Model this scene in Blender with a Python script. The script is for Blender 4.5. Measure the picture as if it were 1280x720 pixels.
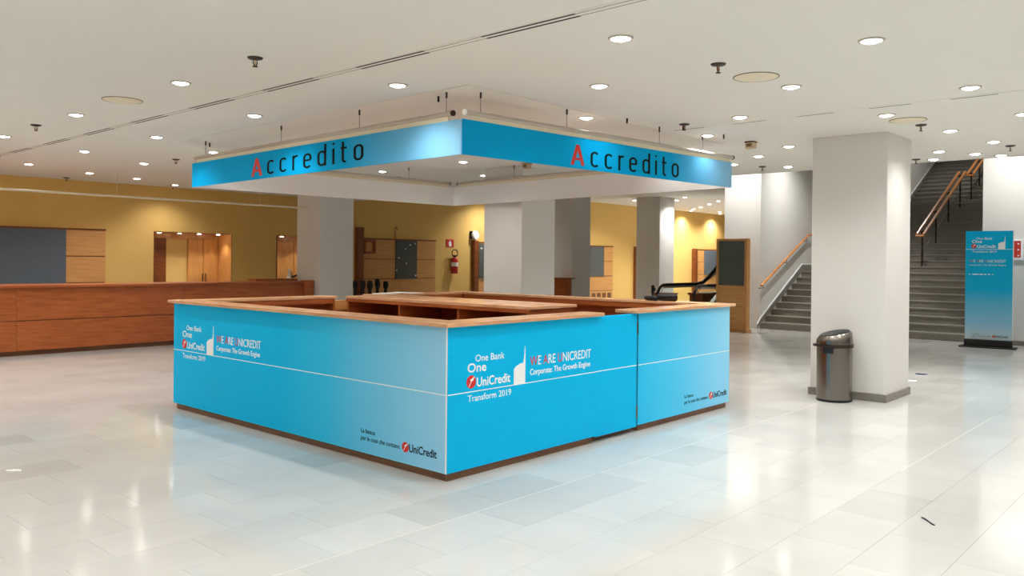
import bpy, bmesh, math, random
from mathutils import Matrix, Vector

# ------------------------------------------------------------------ reset
for o in list(bpy.data.objects):
    bpy.data.objects.remove(o, do_unlink=True)
scene = bpy.context.scene
C = scene.collection
random.seed(7)

# ------------------------------------------------------------------ camera
# world axes follow the building grid: X runs back-right, Y runs back-left
TH, ROLL, PITCH, FPX = 0.8375, 0.0097, -0.0037, 1021.03
cp, sp = math.cos(PITCH), math.sin(PITCH)
cr, sr = math.cos(ROLL), math.sin(ROLL)
ct, st = math.cos(TH), math.sin(TH)
fw0, up0, rt0 = Vector((0, cp, sp)), Vector((0, -sp, cp)), Vector((1, 0, 0))
rt1, up1 = cr * rt0 + sr * up0, -sr * rt0 + cr * up0
def to_world(v): return Vector((ct * v.x + st * v.y, -st * v.x + ct * v.y, v.z))
R_, U_, F_ = to_world(rt1), to_world(up1), to_world(fw0)
EYE = Vector((0, 0, 1.5))
cam_data = bpy.data.cameras.new('camera')
cam = bpy.data.objects.new('camera', cam_data); C.objects.link(cam)
m = Matrix.Identity(4)
for i in range(3):
    m[i][0], m[i][1], m[i][2], m[i][3] = R_[i], U_[i], -F_[i], EYE[i]
cam.matrix_world = m
cam_data.sensor_fit = 'HORIZONTAL'; cam_data.sensor_width = 36.0
cam_data.lens = FPX / 1280 * 36.0
cam_data.shift_y = -(360 - 329.263) / 1280
cam_data.clip_end = 200
scene.camera = cam

# ------------------------------------------------------------------ world, exposure
world = bpy.data.worlds.new('world'); scene.world = world; world.use_nodes = True
world.node_tree.nodes['Background'].inputs[0].default_value = (1.0, 0.99, 0.975, 1)
world.node_tree.nodes['Background'].inputs[1].default_value = 0.0
vs = scene.view_settings
vs.view_transform = 'Standard'; vs.look = 'None'; vs.gamma = 1.0; vs.use_curve_mapping = False
vs.exposure = 0.78
LAMP_W = 42.0
HIGH_W, HALL_W, WELL_W = 150.0, 230.0, 200.0
LAMP_COL = (1.0, 0.98, 0.95)

# ------------------------------------------------------------------ helpers
def lin(c):
    r = []
    for v in c[:3]:
        v /= 255.0
        r.append(v / 12.92 if v <= 0.04045 else ((v + 0.055) / 1.055) ** 2.4)
    return (r[0], r[1], r[2], 1.0)

def new_mat(name):
    ma = bpy.data.materials.new(name); ma.use_nodes = True
    nt = ma.node_tree
    return ma, nt, nt.nodes['Principled BSDF']

def flat(name, rgb, rough=0.5, metal=0.0, noise=0.0, scale=8.0, bump=0.0, spec=0.5):
    """plain painted / plastic / metal surface with a faint procedural mottling"""
    ma, nt, b = new_mat(name)
    b.inputs['Roughness'].default_value = rough
    b.inputs['Metallic'].default_value = metal
    b.inputs['Specular IOR Level'].default_value = spec
    if noise or bump:
        tc = nt.nodes.new('ShaderNodeTexCoord')
        nz = nt.nodes.new('ShaderNodeTexNoise'); nz.inputs['Scale'].default_value = scale; nz.inputs['Detail'].default_value = 4
        nt.links.new(tc.outputs['Object'], nz.inputs['Vector'])
        mx = nt.nodes.new('ShaderNodeMix'); mx.data_type = 'RGBA'
        c = lin(rgb)
        mx.inputs[6].default_value = tuple(max(0, v * (1 - noise)) for v in c[:3]) + (1,)
        mx.inputs[7].default_value = tuple(min(1, v * (1 + noise)) for v in c[:3]) + (1,)
        nt.links.new(nz.outputs['Fac'], mx.inputs[0]); nt.links.new(mx.outputs[2], b.inputs['Base Color'])
        if bump:
            bp = nt.nodes.new('ShaderNodeBump'); bp.inputs['Strength'].default_value = bump; bp.inputs['Distance'].default_value = 0.002
            nt.links.new(nz.outputs['Fac'], bp.inputs['Height']); nt.links.new(bp.outputs['Normal'], b.inputs['Normal'])
    else:
        b.inputs['Base Color'].default_value = lin(rgb)
    return ma

def wood(name, dark, light, stretch=(1, 1, 14), rough=0.35, scale=3.0):
    ma, nt, b = new_mat(name)
    tc = nt.nodes.new('ShaderNodeTexCoord'); mp = nt.nodes.new('ShaderNodeMapping')
    mp.inputs['Scale'].default_value = stretch
    nt.links.new(tc.outputs['Object'], mp.inputs['Vector'])
    oi = nt.nodes.new('ShaderNodeObjectInfo')
    ad = nt.nodes.new('ShaderNodeVectorMath'); ad.operation = 'ADD'
    ml = nt.nodes.new('ShaderNodeMath'); ml.operation = 'MULTIPLY'; ml.inputs[1].default_value = 37.0
    nt.links.new(oi.outputs['Random'], ml.inputs[0])
    nt.links.new(mp.outputs['Vector'], ad.inputs[0]); nt.links.new(ml.outputs[0], ad.inputs[1])
    nz = nt.nodes.new('ShaderNodeTexNoise'); nz.inputs['Scale'].default_value = scale; nz.inputs['Detail'].default_value = 5; nz.inputs['Roughness'].default_value = 0.6
    nt.links.new(ad.outputs[0], nz.inputs['Vector'])
    rp = nt.nodes.new('ShaderNodeValToRGB')
    rp.color_ramp.elements[0].position = 0.3; rp.color_ramp.elements[0].color = lin(dark)
    rp.color_ramp.elements[1].position = 0.7; rp.color_ramp.elements[1].color = lin(light)
    nt.links.new(nz.outputs['Fac'], rp.inputs['Fac']); nt.links.new(rp.outputs['Color'], b.inputs['Base Color'])
    b.inputs['Roughness'].default_value = rough
    return ma

def make_cloth(nt, b, amount):
    """thin fabric: part of the light passes through"""
    tr = nt.nodes.new('ShaderNodeBsdfTranslucent'); mx = nt.nodes.new('ShaderNodeMixShader'); mx.inputs[0].default_value = amount
    bc = b.inputs['Base Color']
    if bc.is_linked: nt.links.new(bc.links[0].from_socket, tr.inputs['Color'])
    else: tr.inputs['Color'].default_value = bc.default_value
    nt.links.new(b.outputs[0], mx.inputs[1]); nt.links.new(tr.outputs[0], mx.inputs[2])
    nt.links.new(mx.outputs[0], nt.nodes['Material Output'].inputs['Surface'])

def print_mat(name, axis, stops, rough=0.5, cloth=0.0):
    """printed foil: colour stops along one local axis (metres)"""
    ma, nt, b = new_mat(name)
    tc = nt.nodes.new('ShaderNodeTexCoord'); sx = nt.nodes.new('ShaderNodeSeparateXYZ')
    nt.links.new(tc.outputs['Object'], sx.inputs[0])
    lo, hi = stops[0][0], stops[-1][0]
    mr = nt.nodes.new('ShaderNodeMapRange'); mr.inputs[1].default_value = lo; mr.inputs[2].default_value = hi
    nt.links.new(sx.outputs['XYZ'.index(axis)], mr.inputs[0])
    rp = nt.nodes.new('ShaderNodeValToRGB')
    el = rp.color_ramp.elements
    while len(el) < len(stops): el.new(0.5)
    for e, (p, c) in zip(el, stops):
        e.position = (p - lo) / (hi - lo); e.color = lin(c)
    nt.links.new(mr.outputs[0], rp.inputs['Fac']); nt.links.new(rp.outputs['Color'], b.inputs['Base Color'])
    b.inputs['Roughness'].default_value = rough
    b.inputs['Specular IOR Level'].default_value = 0.12
    if cloth: make_cloth(nt, b, cloth)
    return ma

def emit(name, rgb, strength):
    ma, nt, b = new_mat(name)
    b.inputs['Base Color'].default_value = lin(rgb)
    b.inputs['Emission Color'].default_value = lin(rgb); b.inputs['Emission Strength'].default_value = strength
    return ma

def floor_mat():
    ma, nt, b = new_mat('polished_stone_tiles')
    N, L = nt.nodes, nt.links
    geo = N.new('ShaderNodeNewGeometry'); sx = N.new('ShaderNodeSeparateXYZ'); L.new(geo.outputs['Position'], sx.inputs[0])
    def M(op, a, bb=None):
        n = N.new('ShaderNodeMath'); n.operation = op
        for i, v in enumerate((a, bb)):
            if v is None: continue
            if isinstance(v, (int, float)): n.inputs[i].default_value = v
            else: L.new(v, n.inputs[i])
        return n.outputs[0]
    row = M('FLOOR', M('DIVIDE', M('SUBTRACT', sx.outputs[1], 3.4), ROW))
    off = M('MULTIPLY', row, SHIFT)
    col = M('FLOOR', M('DIVIDE', M('SUBTRACT', sx.outputs[0], off), LEN))
    cb = N.new('ShaderNodeCombineXYZ'); L.new(row, cb.inputs[0]); L.new(col, cb.inputs[1])
    wn = N.new('ShaderNodeTexWhiteNoise'); wn.noise_dimensions = '2D'; L.new(cb.outputs[0], wn.inputs['Vector'])
    rp = N.new('ShaderNodeValToRGB')
    el = rp.color_ramp.elements
    el[0].position = 0; el[0].color = lin((184, 184, 179))
    el[1].position = 1; el[1].color = lin((199, 199, 195))
    e = el.new(0.07); e.color = lin((192, 192, 188))
    e = el.new(0.6); e.color = lin((195, 195, 191))
    L.new(wn.outputs['Value'], rp.inputs['Fac'])
    nz = N.new('ShaderNodeTexNoise'); nz.inputs['Scale'].default_value = 1.3; nz.inputs['Detail'].default_value = 6; L.new(geo.outputs['Position'], nz.inputs['Vector'])
    mr = N.new('ShaderNodeMapRange'); mr.inputs[1].default_value = 0.3; mr.inputs[2].default_value = 0.7; mr.inputs[3].default_value = 0.93; mr.inputs[4].default_value = 1.05
    L.new(nz.outputs['Fac'], mr.inputs[0])
    mx = N.new('ShaderNodeMix'); mx.data_type = 'RGBA'; mx.blend_type = 'MULTIPLY'; mx.inputs[0].default_value = 1.0
    L.new(rp.outputs['Color'], mx.inputs[6]); L.new(mr.outputs[0], mx.inputs[7]); L.new(mx.outputs[2], b.inputs['Base Color'])
    rr = N.new('ShaderNodeMapRange'); rr.inputs[3].default_value = 0.06; rr.inputs[4].default_value = 0.15
    L.new(nz.outputs['Fac'], rr.inputs[0]); L.new(rr.outputs[0], b.inputs['Roughness'])
    b.inputs['Specular IOR Level'].default_value = 0.42
    return ma

ROW, LEN, SHIFT = 0.386, 0.62, 0.2345

M = {}
M['floor'] = floor_mat()
M['grout'] = flat('pale_grout', (195, 195, 190), 0.6, noise=0.05)
M['ceiling'] = flat('ceiling_plaster', (226, 223, 215), 0.8, noise=0.02, scale=2)
M['white'] = flat('white_plaster', (220, 218, 213), 0.7, noise=0.015, scale=5)
M['yellow'] = flat('ochre_wall_paint', (226, 186, 106), 0.75, noise=0.05, scale=1.2)
M['stone_skirt'] = flat('grey_stone_skirting', (128, 122, 114), 0.4, noise=0.3, scale=40)
M['step'] = flat('grey_stone_step', (138, 134, 125), 0.45, noise=0.2, scale=14)
M['tread'] = flat('pale_stone_tread', (138, 134, 125), 0.4, noise=0.15, scale=14)
M['cherry'] = wood('cherry_wood', (150, 74, 32), (188, 104, 52), (1.0, 1.0, 12.0))
M['ledge'] = wood('ledge_wood', (198, 142, 102), (230, 182, 140), (1.2, 1.2, 10.0), rough=0.2)
M['oak'] = wood('honey_veneer', (204, 146, 84), (224, 168, 104), (0.8, 0.8, 12.0), rough=0.4)
M['door_wood'] = wood('door_veneer', (202, 134, 66), (224, 162, 92), (9.0, 9.0, 0.8), rough=0.35)
M['brown'] = wood('walnut_edge', (112, 58, 26), (140, 78, 38), (1.0, 1.0, 8.0))
M['board'] = flat('slate_grey_felt', (88, 92, 88), 0.85, noise=0.08, scale=60)
M['board_blue'] = flat('blue_grey_felt', (92, 102, 112), 0.8, noise=0.1, scale=20)
M['plinth'] = wood('plinth_wood', (104, 66, 42), (134, 90, 60), (1.0, 1.0, 12.0))
CY, CL = (0, 190, 246), (158, 218, 252)
M['cyan'] = flat('cyan_print', CY, 0.5, spec=0.12)
M['print_white'] = flat('white_print', (250, 252, 252), 0.4)
M['print_red'] = flat('red_print', (222, 38, 36), 0.4)
M['print_black'] = flat('black_print', (8, 12, 18), 0.6, spec=0.1)
M['banner_back'] = flat('white_banner_fabric', (253, 253, 253), 0.7, spec=0.1)
make_cloth(M['banner_back'].node_tree, M['banner_back'].node_tree.nodes['Principled BSDF'], 0.35)
M['alu'] = flat('brushed_aluminium', (196, 188, 178), 0.35, 0.7)
M['steel'] = flat('brushed_steel', (138, 132, 125), 0.24, 1.0, noise=0.08, scale=30)
M['dark_metal'] = flat('dark_bronze', (62, 50, 42), 0.4, 0.6)
M['black'] = flat('black_plastic', (13, 13, 16), 0.45)
M['rubber'] = flat('black_rubber', (16, 16, 17), 0.3)
M['red'] = flat('red_enamel', (196, 36, 34), 0.3)
M['red_sign'] = flat('red_sign_print', (206, 60, 50), 0.5)
M['paper'] = flat('white_paper', (244, 244, 240), 0.8)
M['copper'] = wood('polished_rail_wood', (196, 122, 66), (226, 158, 98), (1, 1, 1), rough=0.2)
M['lamp'] = emit('lamp_glow', (255, 250, 240), 14.0)
M['lamp_ring'] = flat('lamp_trim', (188, 180, 168), 0.4)
M['grille'] = flat('vent_grille', (120, 92, 62), 0.6)
M['beige'] = flat('beige_plastic', (196, 172, 140), 0.6)
M['plate'] = flat('cream_plate', (226, 216, 190), 0.6)
M['slot'] = flat('slot_shade_dark', (46, 40, 36), 0.8)  # dark colour standing for the shade inside the ceiling slots
M['joint'] = flat('pale_joint_stone', (224, 221, 214), 0.15)
M['blue_ink'] = flat('blue_ink', (30, 60, 120), 0.5)
gl, nt, b = new_mat('clear_glass')
b.inputs['Base Color'].default_value = (0.9, 0.97, 0.95, 1); b.inputs['Transmission Weight'].default_value = 1.0
b.inputs['Roughness'].default_value = 0.02; b.inputs['IOR'].default_value = 1.1
M['glass'] = gl

# shape collector -------------------------------------------------
def origin_of(o):
    v = Vector((0, 0, 0))
    while o is not None:
        v += o.location; o = o.parent
    return v

class Shape:
    def __init__(self): self.v, self.f = [], []
    def box(self, x0, x1, y0, y1, z0, z1):
        n = len(self.v)
        self.v += [(x0, y0, z0), (x1, y0, z0), (x1, y1, z0), (x0, y1, z0), (x0, y0, z1), (x1, y0, z1), (x1, y1, z1), (x0, y1, z1)]
        self.f += [tuple(n + i for i in q) for q in ((0, 3, 2, 1), (4, 5, 6, 7), (0, 1, 5, 4), (1, 2, 6, 5), (2, 3, 7, 6), (3, 0, 4, 7))]
        return self
    def prism(self, pts, a, b, to=None):
        """pts: outline in (p, q); swept from a to b along the third; to(p,q,r)->xyz"""
        to = to or (lambda p, q, r: (p, q, r))
        n = len(self.v); k = len(pts)
        self.v += [to(p, q, a) for p, q in pts] + [to(p, q, b) for p, q in pts]
        self.f += [tuple(range(n + k - 1, n - 1, -1)), tuple(range(n + k, n + 2 * k))]
        for i in range(k):
            j = (i + 1) % k
            self.f.append((n + i, n + j, n + k + j, n + k + i))
        return self
    def lathe(self, prof, cx, cy, seg=24, axis='z', cz=0):
        n = len(self.v); k = len(prof)
        for i in range(seg):
            a = 2 * math.pi * i / seg
            for r, h in prof:
                p = (r * math.cos(a), r * math.sin(a), h)
                if axis == 'z': self.v.append((cx + p[0], cy + p[1], cz + p[2]))
                elif axis == 'y': self.v.append((cx + p[0], cy + p[2], cz + p[1]))
                else: self.v.append((cx + p[2], cy + p[0], cz + p[1]))
        for i in range(seg):
            j = (i + 1) % seg
            for q in range(k - 1):
                self.f.append((n + i * k + q, n + j * k + q, n + j * k + q + 1, n + i * k + q + 1))
        if prof[0][0] > 1e-6: self.f.append(tuple(n + i * k for i in range(seg - 1, -1, -1)))
        if prof[-1][0] > 1e-6: self.f.append(tuple(n + i * k + k - 1 for i in range(seg)))
        return self
    def tube(self, pts, r, seg=10):
        pts = [Vector(p) for p in pts]; n = len(self.v); k = len(pts)
        for i, p in enumerate(pts):
            d = (pts[min(i + 1, k - 1)] - pts[max(i - 1, 0)]).normalized()
            u = d.cross(Vector((0, 0, 1)))
            if u.length < 1e-3: u = d.cross(Vector((0, 1, 0)))
            u.normalize(); w = u.cross(d)
            for s in range(seg):
                a = 2 * math.pi * s / seg
                self.v.append(tuple(p + r * math.cos(a) * u + r * math.sin(a) * w))
        for i in range(k - 1):
            for s in range(seg):
                t = (s + 1) % seg
                self.f.append((n + i * seg + s, n + i * seg + t, n + (i + 1) * seg + t, n + (i + 1) * seg + s))
        self.f.append(tuple(n + s for s in range(seg - 1, -1, -1)))
        self.f.append(tuple(n + (k - 1) * seg + s for s in range(seg)))
        return self
    def build(self, name, mat, parent=None, bevel=0.0, smooth=False, local=False):
        me = bpy.data.meshes.new(name)
        off = Vector((0, 0, 0)) if (local or parent is None) else origin_of(parent)
        me.from_pydata([tuple(Vector(p) - off) for p in self.v], [], self.f)
        bm = bmesh.new(); bm.from_mesh(me)
        bmesh.ops.remove_doubles(bm, verts=bm.verts, dist=1e-6)
        bmesh.ops.recalc_face_normals(bm, faces=bm.faces)
        if bevel:
            bmesh.ops.bevel(bm, geom=[e for e in bm.edges], offset=bevel, segments=2, affect='EDGES', profile=0.5)
        bm.to_mesh(me); bm.free()
        if smooth:
            for p in me.polygons: p.use_smooth = True
            me.set_sharp_from_angle(angle=math.radians(35))
        me.materials.append(M[mat] if isinstance(mat, str) else mat)
        o = bpy.data.objects.new(name, me); C.objects.link(o)
        if parent is not None: o.parent = parent
        return o

def box(name, mat, parent, x0, x1, y0, y1, z0, z1, bevel=0.0, local=False):
    return Shape().box(x0, x1, y0, y1, z0, z1).build(name, mat, parent, bevel, local=local)

def tag(o, label, cat, group=None):
    o['label'] = label; o['category'] = cat
    if group: o['group'] = group
    return o
def structure(o): o['kind'] = 'structure'; return o
def thing(name, label, cat, loc, rz=0.0, group=None):
    o = bpy.data.objects.new(name, None); C.objects.link(o); o.empty_display_size = 0.1
    o.location = loc; o.rotation_euler = (0, 0, rz)
    return tag(o, label, cat, group)
def copy_tree(o, loc, label=None):
    r = o.copy(); C.objects.link(r); r.location = loc
    if label: r['label'] = label
    for ch in list(o.children):
        c = ch.copy(); C.objects.link(c); c.parent = r
        for g in list(ch.children):
            d = g.copy(); C.objects.link(d); d.parent = c
    return r

# lettering --------------------------------------------------------
def text_mesh(body, spacing=1.0, weight=0.0, first_alt=()):
    cu = bpy.data.curves.new('letters', 'FONT'); cu.body = body; cu.size = 1.0
    cu.space_character = spacing; cu.offset = weight; cu.extrude = 0.01; cu.resolution_u = 3
    for i in first_alt: cu.body_format[i].material_index = 1
    ob = bpy.data.objects.new('letters', cu); C.objects.link(ob)
    cu.materials.append(M['print_white']); cu.materials.append(M['print_red'])
    bpy.context.view_layer.update()
    dg = bpy.context.evaluated_depsgraph_get()
    me = bpy.data.meshes.new_from_object(ob.evaluated_get(dg))
    bpy.data.objects.remove(ob, do_unlink=True); bpy.data.curves.remove(cu)
    return me

def lettering(body, parent, place, s0, s1, z0, cap, mat, spacing=1.0, weight=0.0, alt=(), name='lettering', tilt=0.0, thick=0.0015, gap=0.22):
    """text spanning s0..s1 with baseline z0 and capital height cap; place(s, z, h) -> local point.
    Pieces nearer than `gap` em stay together (0.22: one mesh a word; 0: one mesh a letter)"""
    me = text_mesh(body, spacing, weight, alt)
    bm = bmesh.new(); bm.from_mesh(me); bpy.data.meshes.remove(me)
    bmesh.ops.remove_doubles(bm, verts=bm.verts, dist=1e-5)
    x0, x1 = min(v.co.x for v in bm.verts), max(v.co.x for v in bm.verts); k = (s1 - s0) / (x1 - x0)
    todo = set(bm.verts); parts = []
    while todo:                                   # connected pieces
        st_ = [todo.pop()]; comp = list(st_)
        while st_:
            for e in st_.pop().link_edges:
                for w in e.verts:
                    if w in todo: todo.remove(w); st_.append(w); comp.append(w)
        parts.append([min(v.co.x for v in comp), max(v.co.x for v in comp), comp])
    parts.sort(key=lambda q: q[0]); groups = []
    for q in parts:
        if groups and q[0] < groups[-1][1] + gap: groups[-1][2] += q[2]; groups[-1][1] = max(groups[-1][1], q[1])
        else: groups.append(q)
    for q in groups:
        idx = {v: i for i, v in enumerate(q[2])}
        fs = [f for f in bm.faces if f.verts[0] in idx]
        co = []
        for v in q[2]:
            s_ = s0 + (v.co.x - x0) * k; z = z0 + v.co.y / 0.70 * cap + tilt * (s_ - s0)
            co.append(tuple(place(s_, z, thick if v.co.z > 0 else -0.001)))
        me = bpy.data.meshes.new(name)
        me.from_pydata(co, [], [[idx[v] for v in f.verts] for f in fs])
        me.materials.append(M[mat]); me.materials.append(M['print_red'])
        for pl_, f in zip(me.polygons, fs): pl_.material_index = f.material_index
        me.update()
        o = bpy.data.objects.new(name, me); C.objects.link(o); o.parent = parent
    bm.free()

def stroke_word(parent, place, s0, s1, z0, cap, tilt=0.0, thick=0.0015):
    """condensed technical lettering: each letter one mesh made of constant-width strokes"""
    X, W = 0.74, 0.40                             # x-height and width of a small letter, capital height = 1
    def arc(cx, cy, rx, ry, a0, a1, n=10):
        return [(cx + rx * math.cos(math.radians(a0 + (a1 - a0) * i / n)), cy + ry * math.sin(math.radians(a0 + (a1 - a0) * i / n))) for i in range(n + 1)]
    t = 0.048; r = W / 2 - t; rr = 0.17
    top, bot, cx = X - t, t, W / 2
    ring = arc(cx, top - rr, r, rr, 0, 180) + arc(cx, bot + rr, r, rr, 180, 360)
    glyph = {
        'A': (0.60, [([(0.06, 0.0), (0.30, 0.94)], 0.068), ([(0.54, 0.0), (0.30, 0.94)], 0.068), ([(0.15, 0.29), (0.45, 0.29)], 0.055)]),
        'c': (0.38, [(arc(cx, top - rr, r, rr, 35, 180) + arc(cx, bot + rr, r, rr, 180, 325), t)]),
        'r': (0.26, [([(t, 0.0), (t, X)], t), (arc(t + 0.17, X - 0.21, 0.17, 0.17, 180, 75, 8), t)]),
        'e': (W, [([(cx - r, 0.40), (cx + r, 0.40)], t * 0.9), (arc(cx, top - rr, r, rr, 0, 180) + arc(cx, bot + rr, r, rr, 180, 325), t), ([(cx + r, 0.40), (cx + r, top - rr)], t)]),
        'd': (W, [(ring + ring[:1], t), ([(cx + r, 0.0), (cx + r, 1.04)], t)]),
        'i': (0.09, [([(0.045, 0.0), (0.045, X)], t), ([(0.045, 0.92), (0.045, 1.01)], 0.045)]),
        't': (0.27, [([(0.09, 0.98), (0.09, 0.16)] + arc(0.21, 0.16, 0.12, 0.12, 180, 275, 6), t), ([(0.0, X - t), (0.25, X - t)], t * 0.9)]),
        'o': (W, [(ring + ring[:1], t)]),
    }
    gap = 0.275
    total = sum(glyph[c][0] for c in 'Accredito') + gap * 8
    k = (s1 - s0) / total; x = 0.0
    for ch in 'Accredito':
        w, strokes = glyph[ch]
        sh = Shape()
        for j, (pts, hw) in enumerate(strokes):
            n = len(pts); lf, rt = [], []
            closed = pts[0] == pts[-1]
            for i in range(n):
                a = pts[i - 1] if i else (pts[-2] if closed else pts[0])
                b2 = pts[i + 1] if i < n - 1 else (pts[1] if closed else pts[-1])
                dx, dy = b2[0] - a[0], b2[1] - a[1]; l = math.hypot(dx, dy) or 1
                lf.append((pts[i][0] - dy / l * hw, pts[i][1] + dx / l * hw)); rt.append((pts[i][0] + dy / l * hw, pts[i][1] - dx / l * hw))
            for i in range(n - 1):
                q = []
                for px, py in (lf[i], rt[i], rt[i + 1], lf[i + 1]):
                    s_ = s0 + (x + px) * k; q.append((s_, z0 + py * cap + tilt * (s_ - s0)))
                sh.prism(q, -0.001, thick + 0.0002 * j, to=lambda a, b2, c: tuple(place(a, b2, c)))
        sh.build('letter', 'print_red' if ch == 'A' else 'print_black', parent, local=True)
        x += w + gap

def outline(pts, parent, place, mat, name, h=0.0015):
    sh = Shape(); sh.prism(pts, -0.001, h, to=lambda p, q, r: tuple(place(p, q, r)))
    return sh.build(name, mat, parent, local=True)

def ball_logo(parent, place, s, z, r, stretch=1.0):
    pts = [(s + r * stretch * math.cos(2 * math.pi * i / 24), z + r * math.sin(2 * math.pi * i / 24)) for i in range(24)]
    d = outline(pts, parent, place, 'print_red', 'ball_emblem')
    q = [(-0.62, -0.78), (-0.05, 0.1), (-0.28, 0.28), (0.72, 0.82), (0.3, 0.1), (0.12, 0.16), (-0.3, -0.55)]
    outline([(s + a * r * stretch, z + b_ * r) for a, b_ in q], d, place, 'print_white', 'slash', 0.0025)
    return d

def campaign_block(parent, place, s, z, k=1.0, with_we=True):
    """One Bank / One / UniCredit / Transform 2019, the tower and the claim; s,z = left end of the white line"""
    P = lambda a: s + a * k
    Zz = lambda a: z + a * k
    T = lambda body, a, b_, base, cap, **kw: lettering(body, parent, place, P(a), P(b_), Zz(base), cap * k, 'print_white', **kw)
    T('One Bank', .262, .56, .205, .048)
    T('One', .185, .372, .135, .062, weight=0.012)
    ball_logo(parent, place, P(.222), Zz(.068), .046 * k)
    T('UniCredit', .278, .625, .030, .064, weight=0.012)
    T('Transform 2019', .19, .635, -.068, .046)
    outline([(P(a), Zz(q)) for a, q in ((.664, .002), (.79, .002), (.79, .20), (.788, .275), (.784, .275), (.778, .20), (.768, .155), (.73, .15), (.69, .135), (.664, .115))], parent, place, 'print_white', 'tower_emblem')
    if with_we:
        T('WE ARE UNICREDIT', .845, 1.607, .125, .070, alt=(0, 3, 7))
        T('Corporate: The Growth Engine', .845, 1.595, .055, .044, weight=0.008)

def company_block(parent, place, s, z, k=1.0):
    """La banca / per le cose che contano. + ball + UniCredit; s,z = left end of the lower line"""
    lettering('La banca', parent, place, s, s + .165 * k, z + .062 * k, .034 * k, 'print_black')
    lettering('per le cose che contano.', parent, place, s, s + .45 * k, z + .008 * k, .034 * k, 'print_black')
    ball_logo(parent, place, s + .505 * k, z + .03 * k, .036 * k)
    lettering('UniCredit', parent, place, s + .545 * k, s + .83 * k, z + .004 * k, .056 * k, 'print_black', weight=0.012)

# ------------------------------------------------------------------ the setting
ZC, ZH, ZS = 2.929, 3.49, 4.6
EDGE = 12.3          # where the low ceiling ends
WY = 16.4            # ochre wall
WX = 17.65           # white wall and foot of the stairs

# floor: slab + tiles
floor = structure(box('floor', 'grout', None, -7, 35, -8, 17.2, -0.3, -0.004))
def project(p):
    q = Vector(p) - EYE; d = q.dot(F_)
    if d < 0.3: return None
    return (640 + FPX * q.dot(R_) / d, 329.263 - FPX * q.dot(U_) / d, d)
tiles = []
r0, r1 = int((-8 - 3.4) / ROW) + 1, int((16.4 - 3.4) / ROW)
for r in range(r0, r1 + 1):
    ya = 3.4 + r * ROW
    c0, c1 = int(math.floor((-7 - r * SHIFT) / LEN)) + 1, int(math.floor((WX - r * SHIFT) / LEN))
    for c in range(c0, c1 + 1):
        xa = r * SHIFT + c * LEN
        tiles.append((xa, ya))
def seen(t):
    x, y = t[0] + LEN / 2, t[1] + ROW / 2
    p = project((x, y, 0))
    if p is None or not (-20 < p[0] < 1300 and p[1] < 740): return None
    if 3.8 < x < 7.9 and 4.0 < y < 8.0: return None
    return p[2]
ranked = sorted([(seen(t), t) for t in tiles if seen(t) is not None])
near = set(t for _, t in ranked[:300])
G = 0.0006
tile_me = None
for t in tiles:
    if t not in near: continue
    if tile_me is None:
        o = box('tile', 'floor', None, G - LEN / 2, LEN / 2 - G, G - ROW / 2, ROW / 2 - G, -0.012, 0.0)
        tile_me = o.data
    else:
        o = bpy.data.objects.new('tile', tile_me); C.objects.link(o)
    o.parent = floor; o.location = (t[0] + LEN / 2, t[1] + ROW / 2, 0)
rest = Shape()
for t in tiles:
    if t in near: continue
    rest.box(t[0] + G, t[0] + LEN - G, t[1] + G, t[1] + ROW - G, -0.012, 0.0)
o = rest.build('tile_field', 'floor', floor); o['kind'] = 'stuff'
box('joint_strip', 'joint', floor, 2.0, 9.0, 3.397, 3.403, -0.01, 0.0006)
box('joint_strip', 'joint', floor, 6.3, 9.2, 1.852, 1.858, -0.01, 0.0006)
o = box('stone_apron', 'floor', floor, WX + 0.62, 35, 8.4, 16.4, -0.012, 0.0)

# ceilings
structure(box('ceiling', 'ceiling', None, -7, EDGE, -8, WY + 0.1, ZC, ZC + 0.25))
structure(box('ceiling_upper', 'ceiling', None, EDGE, 35, 9.2, WY + 0.1, ZH, ZH + 0.2))
structure(box('ceiling_stair_hall', 'ceiling', None, EDGE, 19.9, -8, 9.2, ZS, ZS + 0.2))
structure(box('ceiling_stairwell', 'ceiling', None, 19.9, 35, 3, 9.2, 7.4, 7.6))
structure(box('trim_1', 'ceiling', None, EDGE - 0.02, EDGE + 0.1, -8, WY, ZC, ZS + 0.2))
structure(box('trim_2', 'ceiling', None, EDGE, 35, 9.17, 9.25, ZH, ZS + 0.2))
# slightly proud ceiling field above the counter
structure(box('trim_3', 'ceiling', None, 4.70, 9.05, 4.72, 9.9, ZC - 0.006, ZC + 0.02))

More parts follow.
